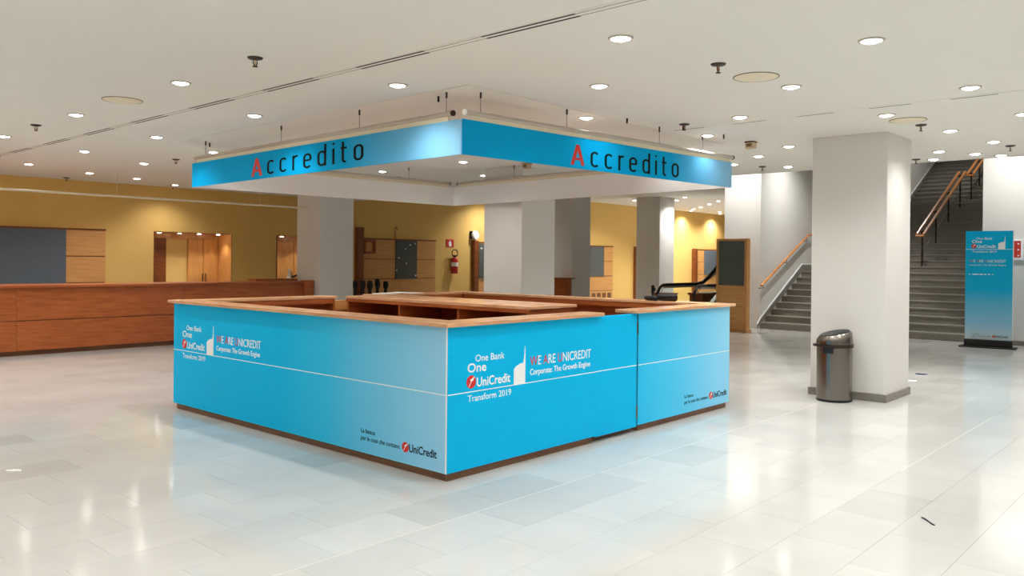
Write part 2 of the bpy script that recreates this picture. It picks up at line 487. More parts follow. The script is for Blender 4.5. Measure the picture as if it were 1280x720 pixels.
# ochre wall with two door recesses
def wall_seg(name, x0, x1, z0, z1, mat='yellow', y0=WY, y1=WY + 0.15):
    return structure(box(name, mat, None, x0, x1, y0, y1, z0, z1))
D1, D2 = (7.40, 9.12), (10.20, 11.85)
DH = 2.02
wall_seg('wall_back', -7, D1[0], 0, 5)
wall_seg('wall_back_middle', D1[1], D2[0], 0, 5)
wall_seg('wall_back_right', D2[1], 35, 0, 5)
wall_seg('wall_back_over_door', D1[0], D1[1], DH, 5)
wall_seg('wall_back_over_second_door', D2[0], D2[1], DH, 5)
def door(name, x0, x1, with_gap):
    d = bpy.data.objects.new(name, None); C.objects.link(d); d.location = (x0, WY, 0); structure(d)
    dep = 0.62
    box('back_panel', 'yellow', d, x0, x1, WY + dep, WY + dep + 0.05, 0, DH)
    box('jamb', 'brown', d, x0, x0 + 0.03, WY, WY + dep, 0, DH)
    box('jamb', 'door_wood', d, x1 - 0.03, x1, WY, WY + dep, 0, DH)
    box('lintel', 'door_wood', d, x0, x1, WY + 0.03, WY + dep, DH - 0.02, DH + 0.06)
    box('header_board', 'door_wood', d, x0 + 0.03, x1 - 0.03, WY + dep - 0.05, WY + dep, DH - 0.12, DH - 0.02)
    xs = x0 + 0.03
    if with_gap:
        box('open_leaf', 'brown', d, x0 + 0.28, x0 + 0.52, WY + dep - 0.06, WY + dep - 0.01, 0, DH - 0.12)
        xs = x0 + 1.0
    n = 2
    w = (x1 - 0.03 - xs) / n
    for i in range(n):
        lf = box('leaf', 'door_wood', d, xs + i * w + 0.006, xs + (i + 1) * w - 0.006, WY + dep - 0.06, WY + dep - 0.01, 0.01, DH - 0.13, 0.003)
        Shape().tube([(xs + i * w + w * (0.9 if i == 0 else 0.1), WY + dep - 0.1, 0.95), (xs + i * w + w * (0.9 if i == 0 else 0.1), WY + dep - 0.1, 1.15)], 0.012, 8).build('handle', 'steel', lf)
    k = 4 if with_gap else 3
    for i in range(k):
        lx = x0 + (x1 - x0) * (i + 0.5) / k
        lp = Shape().lathe([(0.0, -0.012), (0.035, -0.012), (0.035, 0.0)], lx, WY + 0.22, 14, cz=DH - 0.02).build('lamp', 'lamp', d)
        ld = bpy.data.lights.new('door_lamp_light', 'SPOT'); ld.energy = 9; ld.color = LAMP_COL; ld.spot_size = 1.7; ld.spot_blend = 0.7; ld.shadow_soft_size = 0.03
        lo = bpy.data.objects.new('door_lamp_light', ld); C.objects.link(lo); lo.parent = d
        lo.location = (lx - x0, 0.22, DH - 0.045)
    return d
door('door_1', D1[0], D1[1], True)
door('door_2', D2[0], D2[1], False)

# white walls by the stairs
structure(box('wall_right', 'white', None, WX, WX + 0.3, -8, 3.78, 0, ZS))
structure(box('baseboard_right', 'stone_skirt', None, WX - 0.02, WX + 0.01, -8, 3.78, 0, 0.09))
structure(box('wall_stair_right', 'white', None, WX + 0.3, 35, 3.48, 3.78, 0, 7.5))
structure(box('wall_stair_left', 'white', None, WX, 20.9, 8.27, 9.17, 0, 7.5))
structure(box('wall_stair_upper', 'white', None, 20.905, 35, 7.45, 9.17, 0, 7.5))
structure(box('wall_stair_end', 'white', None, 33, 33.2, 3.6, 7.6, 0, 7.5))
structure(box('wall_left', 'white', None, -7.2, -7, -8, WY + 0.15, 0, ZC + 0.2))
structure(box('wall_front', 'white', None, -7.2, WX + 0.3, -8.2, -8, 0, ZS + 0.2))
structure(box('wall_far_end', 'yellow', None, 34.8, 35, 9.17, 16.4, 0, 3.6))

# ------------------------------------------------------------------ columns
def column(x, y, w, h, label):
    c = thing('column', label, 'column', (x, y, 0), group=None)
    box('shaft', 'white', c, x, x + w, y, y + w, 0, h, 0.006)
    box('baseboard', 'stone_skirt', c, x - 0.018, x + w + 0.018, y - 0.018, y + w + 0.018, 0, 0.085, 0.003)
    return c
column(9.26, 2.90, 0.82, ZC, 'square white plastered column with grey stone base behind the steel bin')
column(9.26, 8.15, 0.79, ZC, 'square white column just behind the wooden counter square')
column(9.26, 13.345, 0.79, ZC, 'square white column at the end of the long wooden counter')
column(17.2, 13.345, 0.80, ZH, 'square white column behind the small brown lectern')
column(21.53, 13.345, 0.84, ZH, 'square white column behind the escalator handrail')

# ------------------------------------------------------------------ staircase
RISE, TREAD = 0.1445, 0.29
def flight(label, x0, z0, n, tread, ya, yb, deep, ytop):
    stair = thing('stair_flight', label, 'stairs', (x0, ya, z0), group='flights of the stone staircase')
    sm = tm = None
    for i in range(n):
        w = tread if i < n - 1 else deep
        x, z = x0 + i * tread, z0 + i * RISE
        if sm is None or i == n - 1:
            s_ = box('step', 'step', stair, x + 0.002, x + w + 0.0 , ya, yb, z, z + RISE - 0.03)
            t_ = box('tread', 'tread', s_, x - 0.02, x + w - 0.002, ya, yb, z + RISE - 0.03, z + RISE, 0.004)
            if i == 0: sm, tm = s_.data, t_.data
        else:
            s_ = bpy.data.objects.new('step', sm); C.objects.link(s_); s_.parent = stair; s_.location = (i * tread, 0, i * RISE)
            t_ = bpy.data.objects.new('tread', tm); C.objects.link(t_); t_.parent = s_
    x1, z1, x2 = x0 + (n - 1) * tread, z0 + n * RISE, x0 + (n - 1) * tread + deep
    to = lambda p, q, r: (p, r, q)
    xs = x0 - (0.15 if z0 < 0.1 else 0)
    Shape().prism([(xs, z0), (xs, z0 + 0.1), (x0, z0 + 0.22), (x1, z1 + 0.16), (x2, z1 + 0.16), (x2, z1), (x1, z1)], yb - 0.015, yb, to).build('skirting', 'step', stair)
    Shape().prism([(xs, z0 + 0.1), (xs, z0 + 0.125), (x0, z0 + 0.25), (x1, z1 + 0.19), (x2, z1 + 0.19), (x2, z1 + 0.16), (x1, z1 + 0.16), (x0, z0 + 0.22)], yb - 0.02, yb, to).build('skirting_cap', 'print_white', stair)
Z1 = 9 * RISE
Z2 = Z1 + 13 * RISE
flight('lowest grey stone flight rising from the hall floor', WX + 0.001, 0, 9, TREAD, 3.781, 8.269, 20.9 - WX - 8 * TREAD, 8.27)
flight('middle grey stone flight carrying the longer twin rails', 20.902, Z1, 13, 0.30, 3.781, 7.449, 25.6 - 20.9 - 12 * 0.30, 7.45)
flight('topmost grey stone flight just below the ceiling edge', 25.602, Z2, 16, 0.30, 3.781, 7.449, 2.6, 7.45)

# wall handrail
hr = thing('wall_handrail', 'slim wooden handrail fixed along the white stair wall', 'handrail', (17.5, 8.2, 0))
Shape().tube([(17.50, 8.17, 0.985), (20.12, 8.17, 2.20), (20.28, 8.17, 2.215), (20.9, 8.17, 2.215)], 0.028, 10).build('rail', 'copper', hr, smooth=True)
for x, z in ((17.6, 0.98), (18.85, 1.56), (20.05, 2.11)):
    Shape().tube([(x, 8.17, z + 0.03), (x, 8.17, z - 0.05), (x, 8.28, z - 0.06)], 0.010, 8).build('bracket', 'dark_metal', hr)

# centre railing: two parallel wooden rails per flight on dark posts
def centre_rail(x0, z0, x1, z1, label):
    c = thing('stair_railing', label, 'railing', (x0, 5.8, z0 - 0.91))
    for dy in (-0.075, 0.075):
        Shape().tube([(x0, 5.8 + dy, z0), (x1, 5.8 + dy, z1)], 0.035, 8).build('rail', 'copper', c, smooth=True)
    Shape().tube([(x0, 5.71, z0 - 0.03), (x0, 5.89, z0 - 0.03)], 0.03, 8).build('end_bar', 'copper', c, smooth=True)
    n = 4
    for i in range(n):
        t = 0.05 + 0.9 * i / (n - 1)
        x, z = x0 + (x1 - x0) * t, z0 + (z1 - z0) * t
        Shape().tube([(x, 5.8, z), (x, 5.8, z - 0.93)], 0.022, 8).build('post', 'dark_metal', c)
        Shape().tube([(x, 5.72, z - 0.03), (x, 5.88, z - 0.03)], 0.012, 8).build('crosspiece', 'dark_metal', c)
    Shape().tube([(x0 + 0.1, 5.8, z0 - 0.45), (x1, 5.8, z1 - 0.48)], 0.012, 8).build('lower_rod', 'dark_metal', c)
centre_rail(20.92, 2.21, 24.70, 4.02, 'twin wooden stair rails on dark posts rising from the middle landing')
centre_rail(25.55, 4.03, 28.6, 5.42, 'twin wooden stair rails on the topmost flight under the ceiling edge')

# ------------------------------------------------------------------ hanging banners
YB0 = (4.77, 4.87)
ZB, ZT = 2.38, 2.675
def hung_banner(label, a, b, mat_front, front_letters, hooks, zoff=0.0, pull=(0.0, 0.0)):
    ax, ay = a; bx, by = b
    L = math.hypot(bx - ax, by - ay); ang = math.atan2(by - ay, bx - ax)
    t = thing('hanging_banner', label, 'banner', (ax, ay, 0), ang, 'hanging sign banners over the counter')
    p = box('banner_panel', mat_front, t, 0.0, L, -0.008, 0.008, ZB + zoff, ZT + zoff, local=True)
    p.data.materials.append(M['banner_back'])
    return t, p, L
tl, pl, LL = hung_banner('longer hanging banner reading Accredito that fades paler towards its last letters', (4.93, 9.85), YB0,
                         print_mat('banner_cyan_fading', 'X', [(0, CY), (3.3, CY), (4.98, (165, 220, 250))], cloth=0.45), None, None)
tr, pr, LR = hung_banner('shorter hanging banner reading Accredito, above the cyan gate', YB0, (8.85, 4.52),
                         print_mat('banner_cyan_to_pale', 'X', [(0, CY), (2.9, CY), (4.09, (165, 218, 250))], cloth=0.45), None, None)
tb, pb, LB = hung_banner('blank white hanging banner closing the far left side above the counter', (4.93, 9.85), (9.25, 9.62), 'banner_back', None, None)
tq, pq, LQ = hung_banner('blank white hanging banner closing the far right side above the counter', (8.85, 4.52), (9.25, 9.62), 'banner_back', None, None)
# the inner sides of the printed banners are white
for p, side in ((pl, 1), (pr, 1)):
    for f in p.data.polygons:
        if f.normal.y > 0.5: f.material_index = 1
place = lambda s, z, h: Vector((s, -0.008 - h, z))
stroke_word(pl, place, LL - 3.49, LL - 1.37, 2.412, 0.21, tilt=0.014)
stroke_word(pr, place, 1.32, 3.04, 2.410, 0.205, tilt=0.003)
def rail(t, L, s0, s1, hooks, zr=2.735, r=0.022):
    k = Shape().tube([(s0, 0, zr), (s1, 0, zr)], r, 12).build('rail_tube', 'alu', t, smooth=True, local=True)
    Shape().tube([(s0 - 0.012, 0, zr), (s0 + 0.004, 0, zr)], r * 1.15, 12).build('end_cap', 'print_white', k, local=True)
    Shape().tube([(s1 - 0.004, 0, zr), (s1 + 0.012, 0, zr)], r * 1.15, 12).build('end_cap', 'dark_metal', k, local=True)
    Shape().box(s0 + 0.05, s1 - 0.05, -0.004, 0.004, ZT - 0.005, zr - r * 0.8).build('clamp_strip', 'plate', t, local=True)
    for h in hooks:
        w = Shape().tube([(h, 0, zr + r * 0.8), (h, 0, ZC - 0.03)], 0.0022, 6).build('wire', 'dark_metal', t, local=True)
        Shape().tube([(h, 0, ZC - 0.055), (h, 0, ZC + 0.0)], 0.009, 8).build('ceiling_hook', 'dark_metal', w, local=True)
rail(tl, LL, 0.05, LL - 0.12, (0.35, LL - 2.87, LL - 1.45, LL - 0.2))
rail(tr, LR, 0.03, LR + 0.02, (0.2, 1.27, 2.7, 3.5))
rail(tb, LB, 0.1, LB - 0.1, (1.0, 3.4))
rail(tq, LQ, 0.1, LQ - 0.1, (1.2, 3.7))

# ------------------------------------------------------------------ central counter
TOP, UND = 1.075, 1.047
def run_frame(p0, d, n):
    return lambda s, k, z: (p0[0] + d[0] * s + n[0] * k, p0[1] + d[1] * s + n[1] * k, z)
def fbox(T, name, mat, parent, s0, s1, k0, k1, z0, z1, bevel=0.0):
    a, b_ = T(s0, k0, z0), T(s1, k1, z1)
    return box(name, mat, parent, min(a[0], b_[0]), max(a[0], b_[0]), min(a[1], b_[1]), max(a[1], b_[1]), z0, z1, bevel)
WID = 0.185
def counter_run(label, p0, d, n, L, panel_mat, mitre0, mitre1, ext0=0.05, ext1=0.05, bays=4):
    T = run_frame(p0, d, n)
    root = thing('counter_unit', label, 'counter', (p0[0], p0[1], 0), group='units of the square reception counter')
    pan = fbox(T, 'front_panel', panel_mat, root, 0, L, -0.006, 0.012, 0.058, UND)
    fbox(T, 'plinth', 'plinth', root, 0.03, L - 0.02, 0.022, WID - 0.03, 0, 0.062)
    ledge = Shape()
    a0 = -ext0; a1 = L + ext1
    i0 = a0 + (WID + 0.05 if mitre0 else 0); i1 = a1 - (WID + 0.05 if mitre1 else 0)
    ledge.prism([(a0, -0.05), (a1, -0.05), (i1, WID), (i0, WID)], UND, TOP, to=lambda p, q, r: T(p, q, r))
    ledge.build('ledge', 'ledge', root, 0.004)
    c0 = (WID if mitre0 else 0.0); c1 = L - (WID if mitre1 else 0.0)
    fbox(T, 'back_board', 'cherry', root, c0, c1, 0.013, 0.03, 0.06, UND)
    fbox(T, 'apron', 'cherry', root, c0, c1, WID - 0.035, WID - 0.012, UND - 0.055, UND)
    for z in (0.07, 0.74):
        fbox(T, 'shelf', 'cherry', root, c0, c1, 0.03, WID - 0.012, z, z + 0.022)
    for i in range(bays + 1):
        s = c0 + 0.012 + (c1 - c0 - 0.024) * i / bays
        fbox(T, 'divider', 'cherry', root, s - 0.012, s + 0.012, 0.03, WID - 0.01, 0.062, UND - 0.002)
    return root, pan, T
XA, YA, XB, YBk = 3.79, 3.99, 7.80, 7.92
CYL = [(0.0, CL), (1.55, (60, 200, 248)), (2.2, CY), (3.93, CY)]
u1, p1, T1 = counter_run('longest counter unit, its cyan front carrying both white logo block and black slogan', (XA, YBk), (0, -1), (1, 0), YBk - YA,
                         print_mat('counter_print_long', 'Y', [(-3.93, CL), (-2.55, (50, 200, 248)), (-1.9, CY), (0, CY)]), True, True, bays=5)
u2, p2, T2 = counter_run('counter unit with plain cyan front and white logo block beside the gate', (XA, YA), (1, 0), (0, 1), 5.475 - XA, 'cyan', True, False, ext1=0.05, bays=2)
u4, p4, T4 = counter_run('counter unit with pale cyan front and small black slogan right of the gate', (6.10, YA), (1, 0), (0, 1), XB - 6.10,
                         print_mat('counter_print_pale', 'X', [(0, (40, 196, 248)), (0.7, (84, 204, 250)), (1.7, (150, 218, 252))]), False, True, ext0=0.09, bays=2)
u5, p5, T5 = counter_run('wooden counter unit with shelves running from the pale cyan unit to the far corner', (XB, YA), (0, 1), (-1, 0), YBk - YA, 'cherry', True, True, bays=4)
u6, p6, T6 = counter_run('wooden counter unit with white papers on its ledge at the far corner', (XB, YBk), (-1, 0), (0, -1), XB - 6.17, 'cherry', True, False, ext1=0.03, bays=2)
u8, p8, T8 = counter_run('wooden counter unit with shelves facing the long cyan unit across the well', (5.58, YBk), (-1, 0), (0, -1), 5.58 - XA, 'cherry', False, True, ext0=0.03, bays=2)
# white line and corner edges on the printed fronts
def loc_place(T, root, k=-0.006):
    off = Vector(root.location)
    return lambda s, z, h: Vector(T(s, k - h, z)) - off
P1, P2, P4 = loc_place(T1, u1), loc_place(T2, u2), loc_place(T4, u4)
LZ = 0.588
for pan, P, a, b_ in ((p1, P1, 0, YBk - YA), (p2, P2, 0, 5.475 - XA), (p4, P4, 0, XB - 6.10)):
    outline([(a, LZ - 0.003), (b_, LZ - 0.003), (b_, LZ + 0.003), (a, LZ + 0.003)], pan, P, 'print_white', 'white_line', 0.001)
outline([(YBk - YA - 0.006, 0.058), (YBk - YA + 0.006, 0.058), (YBk - YA + 0.006, UND - 0.002), (YBk - YA - 0.006, UND - 0.002)], p1, P1, 'print_white', 'corner_edge', 0.0015)
campaign_block(p1, P1, 0.0, LZ)
campaign_block(p2, P2, 0.0, LZ)
company_block(p1, P1, 3.01, 0.145)
company_block(p4, P4, 0.80, 0.135, 1.02)

# cyan gate in the front
gate = thing('counter_gate', 'low plain cyan gate panel between two counter units', 'gate', (5.475, YA, 0))
gp = box('gate_panel', 'cyan', gate, 5.482, 6.083, YA + 0.000, YA + 0.03, 0.045, 1.038, 0.002)
box('gate_top', 'cyan', gp, 5.482, 6.083, YA + 0.0, YA + 0.032, 1.038, 1.042)
o = box('white_line', 'print_white', gp, 5.482, 6.083, YA - 0.0012, YA + 0.001, LZ - 0.003, LZ + 0.003)
box('gate_edge', 'black', gate, 6.083, 6.094, YA + 0.002, YA + 0.03, 0.045, 1.03)
for z in (0.12, 0.86):
    box('hinge', 'steel', gate, 6.078, 6.102, YA - 0.004, YA + 0.01, z, z + 0.11, 0.002)
box('gate_plinth', 'plinth', gate, 5.50, 6.07, YA + 0.06, YA + 0.08, 0.0, 0.05)
box('plinth_bar', 'plinth', gate, 5.50, 6.07, YA + 0.03, YA + 0.07, 0.03, 0.05)

# wooden gate in the back
g2 = thing('counter_gate', 'low orange wooden gate panel next to the open shelf unit', 'gate', (5.58, YBk, 0))
box('gate_panel', 'cherry', g2, 5.59, 6.16, YBk - 0.04, YBk - 0.005, 0.03, 1.005, 0.003)
box('gate_rail', 'oak', g2, 5.59, 6.16, YBk - 0.06, YBk - 0.02, 0.90, 1.015, 0.004)
box('hinge', 'black', g2, 6.155, 6.17, YBk - 0.09, YBk - 0.05, 0.85, 0.99)
box('foot', 'plinth', g2, 5.62, 6.13, YBk - 0.04, YBk - 0.01, 0, 0.032)

# inner shelf unit (island arm)
wg = thing('shelf_unit', 'waist-high wooden unit with open dark shelves inside the counter square', 'shelf', (5.72, 4.93, 0))
box('top', 'ledge', wg, 5.70, 6.40, 4.90, 7.70, 1.045, 1.075, 0.004)
box('top_edge', 'cherry', wg, 5.705, 5.73, 4.92, 7.70, 1.010, 1.046)
box('back_board', 'cherry', wg, 6.34, 6.37, 4.96, 7.70, 0.05, 1.045)
box('end_panel', 'cherry', wg, 5.73, 6.05, 4.93, 4.955, 0.05, 1.045, 0.002)
box('end_panel', 'cherry', wg, 6.058, 6.37, 4.93, 4.955, 0.05, 1.045, 0.002)
for z in (0.06, 0.4, 0.72):
    box('shelf', 'cherry', wg, 5.74, 6.34, 4.96, 7.70, z, z + 0.022)
for y in (4.97, 5.88, 6.79, 7.69):
    box('divider', 'cherry', wg, 5.725, 6.34, y - 0.012, y + 0.012, 0.05, 1.04)
box('plinth', 'plinth', wg, 5.78, 6.32, 4.98, 7.68, 0, 0.062)

# things on the counter
def sheet(x, y, z, w, h, rot, label, n=1):
    o = Shape().prism([(-w / 2, -h / 2), (w / 2, -h / 2), (w / 2, h / 2), (-w / 2, h / 2)], 0, 0.0006 + 0.004 * n).build('paper_sheet', 'paper', None)
    o.location = (x, y, z); o.rotation_euler = (0, 0, rot)
    return tag(o, label, 'paper', 'papers on the counter ledge')
sheet(6.42, 7.84, TOP, 0.30, 0.2, 0.1, 'white papers piled at the gate end of the back ledge', 2)
sheet(6.78, 7.84, TOP, 0.30, 0.21, -0.15, 'thin white sheet lying further along the back ledge', 1)
sheet(6.6, 7.83, TOP + 0.011, 0.22, 0.16, 0.4, 'white sheet lying askew across the two others', 1)
def roll(x, y, ang, L, r, label):
    t = thing('black_roll', label, 'roll', (x, y, TOP), ang, 'black rolls on the counter ledge')
    Shape().lathe([(0.0, -L / 2), (r * 0.7, -L / 2), (r, -L / 2 + 0.01), (r, L / 2 - 0.01), (r * 0.7, L / 2), (0.0, L / 2)], 0, 0, 16, axis='x', cz=r).build('tube', 'black', t, smooth=True, local=True)
    Shape().lathe([(r * 0.72, L / 2 - 0.002), (r * 0.72, L / 2 + 0.012), (0.0, L / 2 + 0.012)], 0, 0, 14, axis='x', cz=r).build('cap', 'rubber', t, smooth=True, local=True)
roll(7.72, 4.68, 1.35, 0.25, 0.040, 'thicker black roll lying on the right ledge')
roll(7.655, 4.84, 1.2, 0.2, 0.026, 'thinner black roll lying behind the thicker roll')

# ------------------------------------------------------------------ long wooden counter by the ochre wall
lc = thing('long_counter', 'long dark orange wooden counter in front of the ochre wall', 'counter', (0, 13.6, 0))
LX0, LX1 = -1.0, 9.20
for i in range(4):
    xa = LX0 + (LX1 - LX0) * i / 4; xb = LX0 + (LX1 - LX0) * (i + 1) / 4
    for za, zb in ((0.075, 0.518), (0.53, 1.02)):
        box('front_board', 'cherry', lc, xa + 0.001, xb - 0.001, 13.60, 13.63, za, zb, 0.002)
box('carcass', 'brown', lc, LX0, LX1, 13.625, 14.25, 0.07, 1.02)
box('plinth', 'plinth', lc, LX0, LX1, 13.66, 14.2, 0, 0.075)
box('worktop', 'cherry', lc, LX0, 9.235, 13.54, 14.35, 1.02, 1.055, 0.004)
box('end_post', 'cherry', lc, 9.03, 9.235, 13.50, 13.66, 0.0, 1.075, 0.003)
box('rear_ledge', 'cherry', lc, 8.30, 9.22, 14.05, 14.34, 1.055, 1.095, 0.004)
wb = thing('white_ornament', 'small white ornament with a dark tip on the long counter', 'ornament', (9.12, 14.15, 1.095))
Shape().lathe([(0.0, 0), (0.05, 0), (0.052, 0.02), (0.03, 0.05), (0.034, 0.09), (0.018, 0.12), (0.03, 0.15), (0.028, 0.175), (0.0, 0.19)], 9.10, 14.15, 14, cz=1.095).build('body', 'paper', wb, smooth=True)
Shape().tube([(9.12, 14.13, 1.12), (9.18, 14.10, 1.14), (9.225, 14.08, 1.17)], 0.018, 8).build('tip', 'black', wb, smooth=True)
# rail hanging between ceiling and counter
hp = thing('hanging_rail', 'thin pale rail hanging below the ceiling above the long counter', 'rail', (4, 13.75, 2.487))
Shape().tube([(-1, 13.75, 2.487), (9.26, 13.75, 2.487)], 0.018, 10).build('tube', 'plate', hp, smooth=True)
for x in (0.5, 3.0, 5.6, 8.2):
    Shape().tube([(x, 13.75, 2.487), (x, 13.75, ZC)], 0.004, 6).build('suspension_wire', 'plate', hp)

# ------------------------------------------------------------------ wall cladding panels
def cladding(label, x0, x1, fin=None, board=None, board_mat='board', rows=(0, 0.5, 1.0, 1.5, 2.0), cols=1, vents=False, cap='brown'):
    c = thing('wall_cladding', label, 'wall panel', (x0, WY, 0))
    box('backing', 'brown', c, x0, x1, WY - 0.02, WY + 0.01, 0, 2.0)
    for i in range(cols):
        xa, xb = x0 + (x1 - x0) * i / cols, x0 + (x1 - x0) * (i + 1) / cols
        for za, zb in zip(rows[:-1], rows[1:]):
            box('plank', 'oak', c, xa + 0.003, xb - 0.003, WY - 0.045, WY - 0.018, za + 0.008, zb - 0.008, 0.002)
    box('cap', cap, c, x0 - 0.005, x1 + 0.005, WY - 0.055, WY, 1.995, 2.025)
    if fin:
        box('fin', 'brown', c, fin[0], fin[1], WY - 0.13, WY, 0, fin[2], 0.003)
    if board:
        b_ = box('pinboard', board_mat, c, board[0], board[1], WY - 0.075, WY - 0.04, board[2], board[3], 0.003)
        for px, pz, pw in board[4:]:
            box('paper_scrap', 'paper', b_, px, px + pw, WY - 0.077, WY - 0.074, pz, pz + 0.035)
    if vents:
        for i in range(4):
            vx = x1 - 0.12 - i * 0.30
            v = box('vent', 'brown', c, vx - 0.2, vx, WY - 0.05, WY - 0.044, 0.24, 0.42)
            for q in range(4):
                box('vent_slat', 'grille', v, vx - 0.195, vx - 0.005, WY - 0.056, WY - 0.049, 0.25 + q * 0.043, 0.275 + q * 0.043)
    return c
cladding('veneer wall panelling with wide blue-grey pinboard behind the long counter', 2.2, 6.45, board=(2.6, 5.735, 0.98, 1.99), board_mat='board_blue', cols=3)
midc = cladding('veneer wall panelling with narrow speckled pinboard and small square frame', 12.60, 15.06, fin=(12.40, 12.58, 2.28),
         board=(13.65, 14.37, 0.99, 1.99, (13.95, 1.75, .03), (14.1, 1.86, .05), (14.28, 1.9, .03), (13.72, 1.52, .05), (13.98, 1.38, .04), (13.66, 1.2, .03), (14.3, 1.06, .05)), cols=2)
fr = Shape()
for q in ((12.60, 12.96, 1.63, 1.69), (12.60, 12.96, 1.92, 1.98), (12.60, 12.65, 1.63, 1.98), (12.91, 12.96, 1.63, 1.98)):
    fr.box(q[0], q[1], WY - 0.12, WY - 0.04, q[2], q[3])
fr.build('square_frame', 'cherry', midc)
Shape().tube([(13.66, WY - 0.05, 2.02), (13.65, WY - 0.02, 2.2), (13.62, WY - 0.03, 2.3), (13.68, WY - 0.05, 2.34), (13.70, WY - 0.04, 2.26)], 0.009, 6).build('wire_hook', 'dark_metal', midc)
cladding('veneer wall panelling with dark pinboard beside the round white bell', 16.66, 17.9, fin=(16.48, 16.65, 2.05), board=(16.72, 17.4, 0.99, 1.97, (16.78, 1.82, .06), (17.0, 1.6, .03)))
cladding('veneer wall panelling with vents and a dark pinboard half behind a column', 20.6, 23.39, board=(20.9, 22.82, 0.99, 1.99), vents=True, cols=2)
cladding('veneer wall panelling with a fin between column and ochre wall', 24.98, 27.2, fin=(24.72, 24.97, 2.04), cols=2)
cladding('veneer wall panelling with blue-grey pinboard behind the rising escalator', 29.12, 32.4, fin=(28.87, 29.11, 2.04), board=(29.77, 31.2, 0.99, 1.97), board_mat='board_blue', cols=2)

# extinguisher sign, extinguisher, bell
sg = thing('wall_sign', 'small red sign with white extinguisher symbol on the ochre wall', 'sign', (15.62, WY, 1.85))
box('plate', 'red_sign', sg, 15.48, 15.77, WY - 0.012, WY, 1.85, 2.065, 0.002)
box('symbol', 'print_white', sg, 15.575, 15.675, WY - 0.015, WY - 0.011, 1.875, 1.98)
Shape().prism([(15.59, 1.98), (15.66, 1.98), (15.64, 2.03), (15.61, 2.03)], WY - 0.015, WY - 0.011, lambda p, q, r: (p, r, q)).build('symbol_top', 'print_white', sg)
fx = thing('fire_extinguisher', 'red fire extinguisher with black hose on the ochre wall', 'extinguisher', (15.72, WY - 0.1, 1.12))
Shape().lathe([(0.0, 0), (0.085, 0.0), (0.095, 0.02), (0.095, 0.36), (0.07, 0.42), (0.03, 0.45), (0.03, 0.48), (0.0, 0.48)], 15.72, WY - 0.1, 18, cz=1.12).build('cylinder', 'red', fx, smooth=True)
Shape().lathe([(0.096, 0.20), (0.0965, 0.20), (0.0965, 0.31), (0.096, 0.31)], 15.72, WY - 0.1, 18, cz=1.12).build('label_band', 'paper', fx, smooth=True)
Shape().box(15.69, 15.75, WY - 0.15, WY - 0.06, 1.58, 1.63).build('valve', 'black', fx)
Shape().tube([(15.72 + 0.11 * math.cos(a), WY - 0.11, 1.68 + 0.10 * math.sin(a)) for a in [math.radians(-90 - 320 * i / 24) for i in range(25)]], 0.014, 8).build('hose', 'rubber', fx, smooth=True)
box('bracket', 'dark_metal', fx, 15.68, 15.76, WY - 0.03, WY, 1.3, 1.55)
be = thing('alarm_bell', 'round white bell on the ochre wall above a dark pinboard', 'bell', (16.52, WY, 2.2))
Shape().lathe([(0.05, 0.0), (0.05, -0.06), (0.13, -0.065), (0.135, -0.09), (0.11, -0.13), (0.0, -0.145)], 16.54, WY, 20, axis='y', cz=2.2).build('dome', 'paper', be, smooth=True)
box('mount', 'dark_metal', be, 16.40, 16.46, WY - 0.07, WY, 2.10, 2.32, 0.004)

# ------------------------------------------------------------------ barrier posts
def barrier(x, y, h, fat, label, group=None):
    t = thing('barrier_post', label, 'post', (x, y, 0), group=group)
    Shape().lathe([(0.0, 0.0), (0.058, 0.0), (0.06, 0.012), (0.045, 0.03), (0.0, 0.03)], x, y, 18).build('base', 'black', t, smooth=True)
    Shape().lathe([(min(0.040, fat * 0.6), 0.02), (min(0.040, fat * 0.6), h - 0.2)], x, y, 12).build('pole', 'black', t, smooth=True)
    hd = Shape().lathe([(min(0.042, fat * 0.6), h - 0.2), (fat, h - 0.16), (fat, h - 0.03), (fat * 0.8, h), (0.0, h)], x, y, 14).build('belt_head', 'rubber', t, smooth=True)
    box('belt_clip', 'black', hd, x - 0.02, x + 0.02, y - fat - 0.02, y - fat + 0.01, h - 0.13, h - 0.06)
    return t
gp_ = 'black barrier posts stored by the ochre wall'
for i, (x, y, h) in enumerate(((12.05, 15.92, .975), (12.13, 15.72, .985), (12.26, 15.92, .985), (12.27, 15.62, .96), (12.50, 15.92, .98), (12.56, 15.72, 1.02), (12.72, 15.90, .97), (12.36, 15.76, .97))):
    barrier(x, y, h, 0.058, 'black barrier post in the tight cluster before the veneer panelling', gp_)
barrier(12.93, 15.85, .955, 0.062, 'black barrier post standing a little apart from the cluster', gp_)
barrier(16.3, 10.27, .955, 0.04, 'single thin black barrier post at the foot of the escalator')

